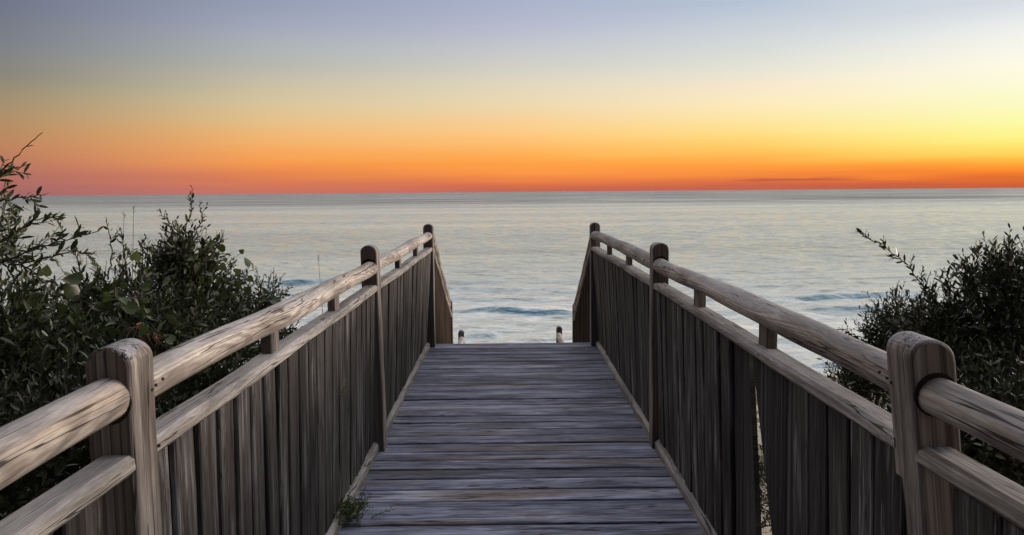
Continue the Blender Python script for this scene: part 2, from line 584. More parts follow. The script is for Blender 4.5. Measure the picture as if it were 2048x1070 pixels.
# ------------------------------------------------------------------ boardwalk
DY0, DY1 = -2.2, 7.84
XL, XR = -0.757, 0.850            # inner edges of the toe rails
b = MB()
y = DY0
while y < DY1 - 0.02:
    w = 0.134 + rng.normal(0, 0.0015)
    gap = max(0.004, rng.normal(0.0120, 0.0045))
    if y + w > DY1:
        w = DY1 - y
    dz = rng.normal(0, 0.0016)
    b.board((XL - 0.12 + rng.normal(0, 0.004), y + w / 2, -0.019 + dz), (XR + 0.12 + rng.normal(0, 0.004), y + w / 2 + rng.normal(0, 0.0015), -0.019 + dz),
            w, 0.038, cham=0.004, seg=16, wob=0.0016, tone=float(np.clip(rng.normal(1.0, 0.2), 0.6, 1.5)), twist=rng.normal(0, 0.02))
    y += w + gap
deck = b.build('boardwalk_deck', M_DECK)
tag(deck, 'weathered blue grey plank deck running from the foreground towards the sea', 'boardwalk')

POST_Y = (-1.45, 1.585, 4.53, 7.63)
POST_D = 0.112


def railing(side, label, inner, leans, edge, gaps):
    root = thing('railing', label, 'railing', (edge, 0, 0), None)
    s = side
    leany = [0.0, 0.0, 0.004, 0.0]
    nail_sets = [(), ((1.68, 1.085), (1.70, 1.09), (1.735, 1.095), (1.70, 0.955)), ((4.80, 1.08),), ()]
    for i, yy in enumerate(POST_Y):
        post(root, inner[i] - leans[i] * 1.0, s, yy, yy + POST_D, 1.2 + (0.0, -0.005, 0.004, 0.0)[i], -0.9, lean=leans[i], tone=(1.0, 1.08, 1.15, 1.0)[i] * rng.uniform(0.95, 1.05), nails=nail_sets[i], hole_shade=i in (1, 2))
    for i in range(3):
        ya, yb = POST_Y[i] + POST_D - 0.012, POST_Y[i + 1] + 0.012
        xa, xb = inner[i] + s * 0.046, inner[i + 1] + s * 0.046
        lg = MB()
        lg.log((xa, ya, 1.078), (xb, yb, 1.078 + rng.normal(0, 0.003)), 0.0425, seg=30, wob=0.005, tone=rng.uniform(0.95, 1.08) * (1.14 if s < 0 else 0.95))  # left handrails toned lighter, the side glow they catch put into the colour
        lg.build('handrail', M_RAIL, root)
        lb = MB()
        xa2, xb2 = inner[i] + s * 0.040, inner[i + 1] + s * 0.040
        lb.board((xa2, ya, 0.953), (xb2, yb, 0.953), 0.074, 0.042, cham=0.010, seg=24, wob=0.004, tone=rng.uniform(0.95, 1.05))
        lb.build('lower_rail', M_LEDGE, root)
        for q in (1 / 3.0, 2 / 3.0):
            yc = ya + (yb - ya) * q + 0.02
            xc = xa + (xb - xa) * q
            k = MB()
            k.board((xc, yc, 0.970), (xc, yc, 1.050), 0.034, 0.095, up=(0, 1, 0), cham=0.003, tone=rng.uniform(0.8, 1.0))
            k.build('spacer_block', M_POST, root)
        # toe rail: a plank on the deck edge with a sloped face that the pickets cut into
        tr = MB()
        e = edge
        prof = [(0.0, 0.004), (0.0, 0.040), (0.012, 0.054), (0.070, 0.072), (0.095, 0.072), (0.095, 0.004)]
        off = rng.uniform(0, 50, 3)
        rings, grains = [], []
        nseg = 24
        ya2, yb2 = POST_Y[i] + POST_D + 0.004, POST_Y[i + 1] - 0.004
        for j in range(nseg + 1):
            t = j / nseg
            Y = ya2 + (yb2 - ya2) * t
            jx = rng.normal(0, 0.0012)
            rings.append([Vector((e + s * (p[0] + jx), Y, p[1] + rng.normal(0, 0.0008))) for p in prof][::-s])
            grains.append([(off[0] + Y, off[1] + p[0], off[2] + p[1]) for p in prof][::-s])
        tr.loft(rings, grains, rng.uniform(0.95, 1.05))
        tr.build('toe_rail', M_LEDGE, root)
        # pickets: boards on both faces of the rails, the outer ones behind the gaps of the inner ones
        pk = MB()
        Y = POST_Y[i] + POST_D + 0.035
        k = 0
        while Y < POST_Y[i + 1] - 0.055:
            t = (Y - POST_Y[i]) / (POST_Y[i + 1] - POST_Y[i])
            xi = inner[i] + (inner[i + 1] - inner[i]) * t
            hole = any(a < Y < c for a, c in gaps)
            near_left = s < 0 and i < 2 and Y < 2.75
            w = (0.101 if near_left else 0.121 if s < 0 else 0.124) + rng.normal(0, 0.005)
            xo = e + s * 0.034
            tl = rng.normal(0, 0.004)
            tone = float(np.clip(rng.normal(1.0, 0.16), 0.65, 1.5))
            if not hole:
                pk.board((xo + rng.normal(0, 0.002), Y + tl, 0.056 + rng.normal(0, 0.005)), (xi + s * 0.022 + rng.normal(0, 0.002), Y - tl, 0.934), 0.019, w, up=(0, 1, 0), cham=0.004, seg=5, wob=0.0015, tone=tone)
            Yb = Y + 0.0675
            if not any(a < Yb < c for a, c in gaps) and Yb < POST_Y[i + 1] - 0.05:
                pk.board((e + s * 0.056, Yb + rng.normal(0, 0.004), 0.02), (xi + s * 0.044, Yb + rng.normal(0, 0.004), 0.934), 0.019, 0.098 + rng.normal(0, 0.003), up=(0, 1, 0), cham=0.0025, seg=4, wob=0.0015, tone=float(np.clip(rng.normal(0.85, 0.15), 0.5, 1.3)))
            Y += 0.135
            k += 1
        if gaps and i == 1:
            # split pickets that leave a slit open between them, narrow at the top and wide at the foot
            def plate(poly, tone):
                off = rng.uniform(0, 60, 3)
                r0 = [Vector((e + s * (0.030 - 0.012 * z), Y, z)) for Y, z in poly]
                r1 = [Vector((p.x + s * 0.019, p.y, p.z)) for p in r0]
                gr = [(off[0] + z, off[1] + Y, off[2]) for Y, z in poly]
                pk.loft([r0, r1], [gr, gr], tone)
            zb = lambda Y: 0.056 + (Y - 2.437) / 0.414
            plate([(2.335, 0.056), (2.437, 0.056), (2.437, 0.934), (2.335, 0.934)], 0.8)
            for a, c, tn in ((2.442, 2.540, 0.95), (2.545, 2.655, 0.75), (2.660, 2.790, 0.9)):
                plate([(a, zb(a)), (c, zb(c)), (c, 0.934), (a, 0.934)], tn)
            plate([(2.685, 0.056), (2.86, 0.056), (2.90, 0.934), (2.834, 0.934)], 0.85)
            plate([(2.865, 0.056), (2.975, 0.056), (2.975, 0.934), (2.905, 0.934)], 0.7)
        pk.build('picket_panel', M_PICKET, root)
    return root


L_IN = (-0.77, -0.762, -0.741, -0.710)
R_IN = (0.85, 0.834, 0.832, 0.802)
railing(-1, 'timber railing on the left of the deck, its handrails warm lit, dark vertical boards below', L_IN, (0.0, 0.0, -0.018, 0.0), XL, ())
railing(1, 'timber railing on the right of the deck with a leaning picket and an open slit', R_IN, (0.0, -0.115, -0.005, -0.006), XR, ((2.29, 3.01),))


# ------------------------------------------------------------------ stair railings beyond the deck
def stair_railing(side, label, label2, x3, ypost, xpost, ylow, xlow):
    s = side
    ya, yb = POST_Y[3] + POST_D, ypost
    root = thing('stair_railing', label, 'railing', (x3, ya, 0), 'railings of the stairs down to the beach')
    slope = -1.19 / (ypost - POST_Y[3])
    drop = slope * (yb - ya)
    post(root, xpost, s, ypost, ypost + POST_D, 0.02, -2.6, tone=0.9)
    lg = MB()
    lg.log((x3 + s * 0.046, ya - 0.01, 1.10), (xpost + s * 0.046, yb + 0.012, 1.10 + drop), 0.043, tone=0.95)
    lg.build('handrail', M_RAIL, root)
    lb = MB()
    lb.board((x3 + s * 0.047, ya - 0.006, 0.955), (xpost + s * 0.047, yb + 0.006, 0.955 + drop), 0.09, 0.05, cham=0.01, seg=12, wob=0.003, tone=1.0)
    lb.build('lower_rail', M_LEDGE, root)
    for q in (1 / 3.0, 2 / 3.0):
        k = MB()
        Y = ya + (yb - ya) * q
        X = x3 + (xpost - x3) * q + s * 0.046
        z = 0.955 + drop * q
        k.board((X, Y, z + 0.015), (X, Y, z + 0.125), 0.034, 0.09, up=(0, 1, 0), tone=0.9)
        k.build('spacer_block', M_POST, root)
    pk = MB()
    Y = ya + 0.05
    while Y < yb - 0.04:
        q = (Y - ya) / (yb - ya)
        X = x3 + (xpost - x3) * q + s * 0.026
        z = drop * q
        pk.board((X, Y, z - 0.45), (X, Y, z + 0.925), 0.019, 0.12 + rng.normal(0, 0.003), up=(0, 1, 0), cham=0.003, seg=3, wob=0.0015, tone=rng.uniform(0.8, 1.2))
        Y += 0.1235
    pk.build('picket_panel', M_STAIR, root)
    # the landing rail further down
    r2 = thing('landing_railing', label2, 'railing', (xlow, ylow, -2), 'rails of the landing below the deck')
    post(r2, xlow, s, ylow, ylow + POST_D, -0.81, -3.4, width=0.098, tone=0.75)
    lg = MB()
    lg.log((xlow + s * 0.046, ylow - 1.75, -1.02), (xlow + s * 0.046, ylow + 0.012, -0.955), 0.047, tone=1.15)
    lg.build('handrail', M_RAIL, r2)
    lb = MB()
    lb.board((xlow + s * 0.047, ylow - 1.75, -1.16), (xlow + s * 0.047, ylow + 0.006, -1.10), 0.09, 0.05, cham=0.01, tone=1.05)
    lb.build('lower_rail', M_LEDGE, r2)


stair_railing(-1, 'sloping stair railing going down beyond the left end post of the deck', 'round-topped post and pale rail seen low against the surf beside the left stair railing', -0.712, 10.9, -0.765, 13.2, -0.735)
stair_railing(1, 'sloping stair railing going down beyond the right end post of the deck', 'round-topped post and pale rail seen low against the surf beside the right stair railing', 0.804, 10.45, 0.865, 13.5, 0.835)


# ------------------------------------------------------------------ dune, sea
def grid_mesh(name, X, Y, Z, mat, smooth=True):
    nr, nc = X.shape
    co = np.stack([X, Y, Z], -1).reshape(-1, 3).astype(np.float32)
    i = np.arange(nr * nc).reshape(nr, nc)
    q = np.stack([i[:-1, :-1], i[:-1, 1:], i[1:, 1:], i[1:, :-1]], -1).reshape(-1, 4).astype(np.int32)
    me = bpy.data.meshes.new(name)
    me.vertices.add(len(co))
    me.vertices.foreach_set('co', co.ravel())
    me.loops.add(q.size)
    me.loops.foreach_set('vertex_index', q.ravel())
    me.polygons.add(len(q))
    me.polygons.foreach_set('loop_start', np.arange(0, q.size, 4, dtype=np.int32))
    me.polygons.foreach_set('loop_total', np.full(len(q), 4, dtype=np.int32))
    me.polygons.foreach_set('use_smooth', np.full(len(q), smooth))
    me.materials.append(mat)
    me.update(calc_edges=True)
    me.validate()
    o = bpy.data.objects.new(name, me)
    C.objects.link(o)
    return o


def snoise(x, y, seed, n=6):
    r = np.random.default_rng(seed)
    out = np.zeros_like(x)
    for _ in range(n):
        a, f, p = r.uniform(0, 6.28), r.uniform(0.5, 1.6), r.uniform(0, 6.28)
        out += np.sin((x * math.cos(a) + y * math.sin(a)) * f + p)
    return out / n


SEA_Z = -6.5


def dune_z(x, y):
    z = np.interp(y, [-120, -10, 8.5, 11, 22, 30, 60, 200], [-0.6, -0.8, -1.0, -1.9, -5.6, -6.1, -8.5, -12])
    return z + 0.25 * snoise(x * 0.5, y * 0.5, 3) * np.interp(np.abs(x), [1.0, 4.0], [0.25, 1.0]) + 0.04 * snoise(x * 3, y * 3, 5)


ys = np.concatenate([np.linspace(-120, -6, 30), np.linspace(-5, 40, 160), np.linspace(42, 200, 40)])
xs = np.concatenate([-np.geomspace(300, 6, 40), np.linspace(-5.8, 5.8, 90), np.geomspace(6, 300, 40)])
GX, GY = np.meshgrid(xs, ys)
m = Mat('dune_sand')
gp = m.n('ShaderNodeNewGeometry').outputs['Position']
n1 = m.noise(gp, 1.3, 5)
n2 = m.noise(gp, 60, 3)
m.put(m.b.inputs['Base Color'], m.mix(m.rng(n1, 0.45, 0.6), m.mix(n2, (0.34, 0.29, 0.22, 1), (0.46, 0.41, 0.33, 1)), m.mix(n2, (0.05, 0.05, 0.025, 1), (0.15, 0.12, 0.07, 1))))
m.b.inputs['Roughness'].default_value = 0.95
m.put(m.b.inputs['Normal'], m.bump(m.math('ADD', n2, n1), 0.6, 0.05))
tag(grid_mesh('sand_dune', GX, GY, dune_z(GX, GY), m.m), kind='structure')

# sea: a graded sheet with real swell lines, chop from many crossing wavelets
ys = np.geomspace(24.0, 520.0, 1300)
ys2 = np.geomspace(540.0, 60000.0, 90)
ya = np.concatenate([ys, ys2])
u = np.linspace(-1, 1, 720)
SX = u[None, :] * (ya[:, None] * 1.05 + 14)
SY = np.repeat(ya[:, None], len(u), 1)
SZ = np.zeros_like(SX)
step = np.gradient(ya)[:, None]
wr = np.random.default_rng(5)
for _ in range(84):
    lam = math.exp(wr.uniform(math.log(0.75), math.log(9.0)))
    a = wr.normal(0, 0.5)
    k = 2 * math.pi / lam
    amp = 0.0066 * lam ** 0.50
    wx, wy = math.sin(a) * k, math.cos(a) * k
    fade = np.clip((lam / np.maximum(step, 1e-3) - 2.5) / 3.0, 0, 1)
    warp = 1.2 * snoise(SX * 0.05, SY * 0.05, int(wr.integers(1e6)), 3)
    SZ += fade * amp * np.sin(wx * SX + wy * SY + warp + wr.uniform(0, 6.28))
near = np.clip((95 - SY) / 45, 0, 1)
FACE = np.zeros_like(SX)
for (lam, seed, amp0) in ((6.3, 21, 0.17), (9.7, 22, 0.12)):
    wp = SY + 1.9 * snoise(SX * 0.07, SY * 0.02, seed, 4) + 0.5 * snoise(SX * 0.3, SY * 0.05, seed + 9, 4)
    ph = (wp / lam) % 1.0
    # skewed: the face towards the shore is the steep one
    ph2 = np.where(ph < 0.30, ph / 0.30 * 0.5, 0.5 + (ph - 0.30) / 0.70 * 0.5)
    crest = (0.5 - 0.5 * np.cos(2 * math.pi * ph2)) ** 3.5
    row = np.floor(wp / lam)
    mod = np.clip(0.72 + 1.1 * snoise(SX * 0.08 + row * 7.3, row * 3.1, seed + 3, 5), 0.05, 1.3)
    SZ += amp0 * near * mod * crest
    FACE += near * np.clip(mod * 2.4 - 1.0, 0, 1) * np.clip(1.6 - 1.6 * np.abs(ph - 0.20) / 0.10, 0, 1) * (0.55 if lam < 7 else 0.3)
# single low breakers on their way in
for ((x0, y0), (x1, y1), A) in (((880, 626), (1180, 630), 0.52), ((1530, 606), (1850, 586), 0.42), ((1600, 622), (1830, 616), 0.30), ((1500, 650), (1640, 644), 0.22), ((1570, 738), (1720, 730), 0.45),
                                ((500, 572), (760, 566), 0.36), ((470, 596), (720, 588), 0.34), ((560, 614), (680, 611), 0.30), ((600, 642), (760, 634), 0.36), ((540, 704), (690, 696), 0.38),
                                ((1350, 576), (1500, 572), 0.22), ((910, 664), (1030, 661), 0.14), ((925, 681), (1000, 679), 0.22), ((1060, 588), (1180, 585), 0.16), ((880, 592), (980, 590), 0.14)):
    pa, pb = [CAM_LOC + (at(px, py, 1.0) - CAM_LOC) * ((SEA_Z - 1.5) / (at(px, py, 1.0).z - 1.5)) for px, py in ((x0, y0), (x1, y1))]
    t = (SX - pa.x) / (pb.x - pa.x)
    env = np.clip(1 - np.abs(2 * t - 1) ** 2.5, 0, 1) * (0.75 + 0.35 * snoise(SX * 0.6, SX * 0.0, int(x0), 4))
    env = np.clip(env, 0, 1.2)
    d = SY - (pa.y + (pb.y - pa.y) * t + 0.35 * snoise(SX * 0.45, SX * 0.0, int(x0) + 1, 4))
    up = np.clip((d + 0.75) / 0.75, 0, 1)
    up = up * up * (3 - 2 * up)
    SZ += A * env * np.where(d < 0, up, np.exp(-np.maximum(d, 0) / 1.5))
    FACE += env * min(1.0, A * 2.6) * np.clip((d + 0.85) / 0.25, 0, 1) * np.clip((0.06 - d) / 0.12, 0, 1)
m = Mat('sea_water')
gp = m.n('ShaderNodeNewGeometry').outputs['Position']
sp = m.n('ShaderNodeSeparateXYZ')
m.put(sp.inputs[0], gp)
shal = m.rng(sp.outputs[1], 110, 42)
patch = m.noise(m.vmul(gp, (0.004, 0.02, 0.0)), 1.0, 4, 0.55)
deep = m.mix(m.rng(patch, 0.4, 0.62), (0.36, 0.38, 0.31, 1), (0.50, 0.52, 0.41, 1))
deep = m.mix(m.math('MULTIPLY', m.rng(sp.outputs[1], 260, 700), m.rng(patch, 0.66, 0.45, 0.55, 1.0)), deep, (0.07, 0.075, 0.07, 1))
col = m.mix(shal, deep, (0.62, 0.65, 0.60, 1))
col = m.mix(m.attr('face').outputs['Fac'], col, (0.02, 0.23, 0.40, 1))  # teal wave faces: weak reflection and light through them put into the colour
fo = m.noise(m.vmul(gp, (0.22, 1.1, 0.5)), 1.0, 6, 0.62, 0.5)
fo2 = m.noise(m.vmul(gp, (0.05, 0.12, 0.0)), 1.0, 2)
foam = m.math('MULTIPLY', m.rng(m.math('ADD', fo, m.math('MULTIPLY', m.math('SUBTRACT', fo2, 0.5), 0.5)), 0.47, 0.60), m.rng(sp.outputs[1], 72, 48))
col = m.mix(m.math('MULTIPLY', foam, 0.85), col, (0.86, 0.86, 0.84, 1))
m.put(m.b.inputs['Base Color'], col)
# wind streaks: smoother and rougher lanes over the far water
lane = m.noise(m.vmul(gp, (0.0016, 0.011, 0.0)), 1.0, 5, 0.6)
m.put(m.b.inputs['Roughness'], m.math('ADD', m.rng(lane, 0.35, 0.65, 0.06, 0.15), m.math('MULTIPLY', m.rng(sp.outputs[1], 200, 700), m.rng(patch, 0.62, 0.46, 0.10, 0.42))))
m.b.inputs['IOR'].default_value = 1.5
m.b.inputs['Specular IOR Level'].default_value = 0.6
b1 = m.noise(m.vmul(gp, (0.8, 1.7, 1.0)), 1.0, 5, 0.6)
b2 = m.noise(m.vmul(gp, (0.035, 0.16, 1.0)), 1.0, 6, 0.6)
bm1 = m.n('ShaderNodeBump')
m.put(bm1.inputs['Height'], b1)
m.put(bm1.inputs['Strength'], m.rng(lane, 0.35, 0.65, 0.7, 1.0))
bm1.inputs['Distance'].default_value = 0.34
bm2 = m.n('ShaderNodeBump')
m.put(bm2.inputs['Height'], b2)
bm2.inputs['Strength'].default_value = 0.35
bm2.inputs['Distance'].default_value = 1.0
m.L.new(bm1.outputs[0], bm2.inputs['Normal'])
# far off one sees mostly the wave slopes that lean towards the shore
cb = m.n('ShaderNodeCombineXYZ')
# wave groups: short patches of steeper and flatter water at every scale
grp = m.noise(m.vmul(gp, (0.030, 0.011, 0.0)), 1.0, 9, 0.78)
grp2 = m.noise(m.vmul(gp, (0.55, 0.34, 0.0)), 1.0, 4, 0.65)
gsum = m.math('ADD', m.math('MULTIPLY', m.math('SUBTRACT', grp, 0.5), 0.95), m.math('MULTIPLY', m.math('MULTIPLY', m.math('SUBTRACT', grp2, 0.5), 0.75), m.rng(sp.outputs[1], 160, 60)))
m.put(cb.inputs[1], m.math('SUBTRACT', m.rng(sp.outputs[1], 40, 420, -0.03, -0.13), gsum))
ad = m.n('ShaderNodeVectorMath', operation='ADD')
m.L.new(bm2.outputs[0], ad.inputs[0])
m.L.new(cb.outputs[0], ad.inputs[1])
nm = m.n('ShaderNodeVectorMath', operation='NORMALIZE')
m.L.new(ad.outputs[0], nm.inputs[0])
m.L.new(nm.outputs[0], m.b.inputs['Normal'])
sea = tag(grid_mesh('sea', SX, SY, SZ + SEA_Z, m.m), kind='structure')
fa = sea.data.attributes.new('face', 'FLOAT', 'POINT')
fa.data.foreach_set('value', np.clip(FACE, 0, 1).astype(np.float32).ravel())


# ------------------------------------------------------------------ plants
class Plant:
    """leaves and stems of one plant, gathered as arrays"""

    def __init__(s, seed):
        s.r = np.random.default_rng(seed)
        s.lp, s.ld, s.ln, s.ll, s.lw, s.lt = [], [], [], [], [], []
        s.tv, s.tf = [], []

    def tube(s, pts, r0, r1, k=5):
        pts = [Vector(p) for p in pts]
        n0 = len(s.tv)
        for i, p in enumerate(pts):
            d = (pts[min(i + 1, len(pts) - 1)] - pts[max(i - 1, 0)]).normalized()
            a = d.orthogonal().normalized()
            c = d.cross(a)
            r = r0 + (r1 - r0) * i / (len(pts) - 1)
            for j in range(k):
                t = 2 * math.pi * j / k
                s.tv.append(tuple(p + a * (math.cos(t) * r) + c * (math.sin(t) * r)))
        for i in range(len(pts) - 1):
            for j in range(k):
                a0, b0 = n0 + i * k + j, n0 + i * k + (j + 1) % k
                s.tf.append((a0, b0, b0 + k, a0 + k))

    def leaf(s, p, d, n, ln, w, t):
        s.lp.append(p)
        s.ld.append(d)
        s.ln.append(n)
        s.ll.append(ln)
        s.lw.append(w)
        s.lt.append(t)

    def twig(s, p0, d, ln, nl, leaf, ratio=0.34, bend=0.25, r=0.0018, start=0.12, tone=0.5, tuft=True):
        """a bent shoot with leaves set alternately along it"""
        q = s.r
        d = np.array(d, float)
        d /= np.linalg.norm(d)
        p = np.array(p0, float)
        n = 7
        pts = [p.copy()]
        b = q.normal(0, 1, 3) * bend / n
        for i in range(n):
            d = d + b + q.normal(0, 0.05, 3) + np.array([0, 0, 0.02])
            d /= np.linalg.norm(d)
            p = p + d * ln / n
            pts.append(p.copy())
        s.tube(pts, r, r * 0.4, 4)
        s.dress(pts, nl, leaf, ratio, start, tone, tuft)

    def dress(s, pts, nl, leaf, ratio=0.34, start=0.12, tone=0.5, tuft=True):
        q = s.r
        pts = np.array(pts, float)
        m = len(pts) - 1
        ph = q.uniform(0, 6.28)
        for i in range(nl):
            t = start + (1 - start) * (i + 0.5) / nl
            f = t * m
            j = min(int(f), m - 1)
            p = pts[j] + (pts[j + 1] - pts[j]) * (f - j)
            d = pts[j + 1] - pts[j]
            d /= np.linalg.norm(d) + 1e-9
            a = np.cross(d, [0.3, 0.2, 1.0])
            a /= np.linalg.norm(a) + 1e-9
            c = np.cross(d, a)
            ph += 2.4 + q.normal(0, 0.3)
            o = a * math.cos(ph) + c * math.sin(ph)
            ang = q.uniform(0.45, 0.95) * (0.75 if t > 0.85 else 1)
            ldir = d * math.cos(ang) + o * math.sin(ang)
            nrm = np.cross(ldir, q.normal(0, 1, 3)) * 0.5 + d * 0.7 - o * 0.2 + q.normal(0, 0.25, 3)
            l = leaf * q.uniform(0.7, 1.1) * math.exp(q.normal(0, 0.20)) * (1.0 if t < 0.85 else 0.75)
            s.leaf(p, ldir, nrm, l, l * ratio * q.uniform(0.8, 1.2), float(np.clip(tone + q.normal(0, 0.28), 0, 1)))

    def blob(s, c, rad, n, leaf, nl=14, ln=(0.16, 0.34), up=0.7, tone=0.45, ratio=0.34):
        q = s.r
        c, rad = np.array(c, float), np.array(rad, float)
        for _ in range(n):
            v = q.normal(0, 1, 3)
            v /= np.linalg.norm(v)
            k = q.uniform(0.15, 1.0) ** 0.5
            p = c + v * rad * k
            d = v * 0.8 + np.array([0, 0, up]) + q.normal(0, 0.35, 3)
            l = q.uniform(*ln)
            d /= np.linalg.norm(d)
            s.twig(p - d * l * 0.5, d, l, int(nl * q.uniform(0.75, 1.25)), leaf, ratio=ratio, tone=tone)

    def limbs(s, root, targets, r0=0.012):
        q = s.r
        root = np.array(root, float)
        for t in targets:
            t = np.array(t, float)
            pts = []
            mid = (root + t) / 2 + q.normal(0, 0.08, 3) * np.array([1, 1, 0.3])
            for i in range(9):
                f = i / 8
                pts.append((1 - f) ** 2 * root + 2 * f * (1 - f) * mid + f * f * t + q.normal(0, 0.006, 3))
            s.tube(pts, r0, r0 * 0.3, 6)

    def leaf_mesh(s, name, mat, parent, shape='elliptic'):
        p = np.array(s.lp)
        n = len(p)
        d = np.array(s.ld)
        d /= np.linalg.norm(d, axis=1, keepdims=True) + 1e-9
        nn = np.array(s.ln)
        nn = nn - d * np.sum(nn * d, 1, keepdims=True)
        nn /= np.linalg.norm(nn, axis=1, keepdims=True) + 1e-9
        sd = np.cross(d, nn)
        l = np.array(s.ll)[:, None]
        w = np.array(s.lw)[:, None]
        if shape == 'elliptic':
            # along, half width, lift
            prof = [(0, 0, 0), (0.34, 0.42, 0.10), (0.70, 0.40, 0.06), (1.0, 0, -0.10), (0.70, -0.40, 0.06), (0.34, -0.42, 0.10), (0.5, 0, -0.04)]
            tri = [(0, 6, 1), (1, 6, 2), (2, 6, 3), (3, 6, 4), (4, 6, 5), (5, 6, 0)]
        else:
            prof = [(0.0, 0, 0), (-0.12, 0.24, 0.05), (0.06, 0.47, 0.09), (0.34, 0.50, 0.08), (0.68, 0.30, 0.02), (1.0, 0, -0.10), (0.68, -0.30, 0.02), (0.34, -0.50, 0.08), (0.06, -0.47, 0.09), (-0.12, -0.24, 0.05), (0.4, 0, -0.03)]
            tri = [(i, 10, i + 1) for i in range(9)] + [(9, 10, 0)]
        K = len(prof)
        V = np.zeros((n, K, 3))
        for i, (a, h, z) in enumerate(prof):
            V[:, i] = p + d * (a * l) + sd * (h * w) + nn * (z * w)
        F = (np.array(tri)[None] + (np.arange(n) * K)[:, None, None]).reshape(-1, 3).astype(np.int32)
        me = bpy.data.meshes.new(name)
        me.vertices.add(n * K)
        me.vertices.foreach_set('co', V.astype(np.float32).ravel())
        me.loops.add(F.size)
        me.loops.foreach_set('vertex_index', F.ravel())
        me.polygons.add(len(F))
        me.polygons.foreach_set('loop_start', np.arange(0, F.size, 3, dtype=np.int32))
        me.polygons.foreach_set('loop_total', np.full(len(F), 3, dtype=np.int32))
        me.polygons.foreach_set('use_smooth', np.full(len(F), True))
        at_ = me.attributes.new('tone', 'FLOAT', 'POINT')
        at_.data.foreach_set('value', np.repeat(np.array(s.lt, dtype=np.float32), K))
        me.materials.append(mat)
        me.update(calc_edges=True)
        o = bpy.data.objects.new(name, me)
        C.objects.link(o)
        o.parent = parent
        o.matrix_parent_inverse = Matrix.Translation(-Vector(parent.location))
        return o

    def stem_mesh(s, name, mat, parent):
        me = bpy.data.meshes.new(name)
        me.from_pydata(s.tv, [], s.tf)
        me.polygons.foreach_set('use_smooth', [True] * len(s.tf))
        me.materials.append(mat)
        me.update()
        o = bpy.data.objects.new(name, me)
        C.objects.link(o)
        o.parent = parent
        o.matrix_parent_inverse = Matrix.Translation(-Vector(parent.location))
        return o


def ground(x, y):
    return float(dune_z(np.array([[float(x)]]), np.array([[float(y)]]))[0, 0])


def shrub(name, label, seed, base, blobs, sprigs=(), leaf=0.045, mat=None, cat='shrub', tone=0.45, ratio=0.34, group='shrubs beside the boardwalk'):
    """blobs: (px, py, half width px, half height px, distance, depth m, shoots); sprigs: ([(px, py, Y), ...], leaves, leaf length)"""
    P = Plant(seed)
    bx, by = base
    bz = ground(bx, by)
    root = thing(name, label, cat, (bx, by, bz), group)
    tg = []
    for (px, py, rx, ry, Y, dep, n) in blobs:
        c = at(px, py, Y)
        k = Y / FOC
        P.blob(c, (rx * k, dep, ry * k), n, leaf, tone=tone, ratio=ratio)
        for _ in range(3):
            v = P.r.normal(0, 0.45, 3)
            tg.append((c.x + v[0] * rx * k, c.y + v[1] * dep, c.z + v[2] * ry * k))
    P.limbs((bx, by, bz - 0.05), tg)
    dr = np.random.default_rng(seed + 5000)
    for (px, py, rx, ry, Y, dep, n) in blobs:
        # bare dead twigs among the leaves
        c, k = at(px, py, Y), Y / FOC
        for _ in range(4):
            v = dr.normal(0, 0.4, 3)
            p = np.array((c.x + v[0] * rx * k, c.y + v[1] * dep, c.z + v[2] * ry * k))
            d = v / (np.linalg.norm(v) + 1e-6) * 0.7 + np.array((0, -0.2, 0.6)) + dr.normal(0, 0.3, 3)
            d = d / np.linalg.norm(d) * dr.uniform(0.12, 0.26)
            P.tube([p, p + d * 0.5 + dr.normal(0, 0.012, 3), p + d], 0.0028, 0.0010, 4)
    for (path, nl, lf) in sprigs:
        pts = [np.array(at(*q)) for q in path]
        # smooth the given path
        dense = []
        for i in range(len(pts) - 1):
            for t in np.linspace(0, 1, 6, endpoint=False):
                dense.append(pts[i] + (pts[i + 1] - pts[i]) * t + P.r.normal(0, 0.003, 3))
        dense.append(pts[-1])
        P.tube(dense, 0.0042, 0.0014, 5)
        P.dress(dense, nl, lf, ratio=ratio, start=0.02, tone=tone)
        # short side shoots
        for i in range(2, len(dense) - 2, 3) if nl > 3 else ():
            d = dense[i + 1] - dense[i - 1]
            d = d / np.linalg.norm(d) + P.r.normal(0, 0.55, 3)
            P.twig(dense[i], d, P.r.uniform(0.05, 0.12), 6, lf * 0.85, ratio=ratio, tone=tone)
    P.leaf_mesh('foliage', mat or M_LEAF, root)
    P.stem_mesh('stem', M_TWIG, root)
    return root


shrub('shrub', 'tall shrub with long narrow leaves reaching above the horizon at the left edge', 101, (-2.25, 3.2),
      [(-70, 480, 110, 90, 3.2, 0.3, 60), (-50, 650, 110, 100, 3.1, 0.35, 120), (-60, 800, 150, 120, 3.0, 0.4, 120)],
      [([(-60, 420, 3.1), (-5, 350, 3.05), (40, 308, 3.0), (85, 265, 3.0)], 2, 0.030),
       ([(-40, 380, 3.0), (0, 342, 3.0), (60, 329, 3.0)], 9, 0.06),
       ([(-60, 450, 3.1), (0, 400, 3.05), (50, 395, 3.0), (92, 388, 3.0)], 16, 0.05),
       ([(-40, 520, 3.1), (20, 470, 3.0), (70, 440, 3.0), (125, 432, 3.0)], 18, 0.05),
       ([(-30, 540, 3.1), (50, 505, 3.0), (120, 480, 3.0), (198, 462, 3.0)], 24, 0.048),
       ([(20, 530, 3.0), (80, 520, 3.0), (150, 500, 2.95), (180, 515, 2.95)], 16, 0.048),
       ([(30, 520, 3.0), (70, 545, 2.95), (105, 590, 2.95)], 12, 0.045)],
      leaf=0.055, ratio=0.30)
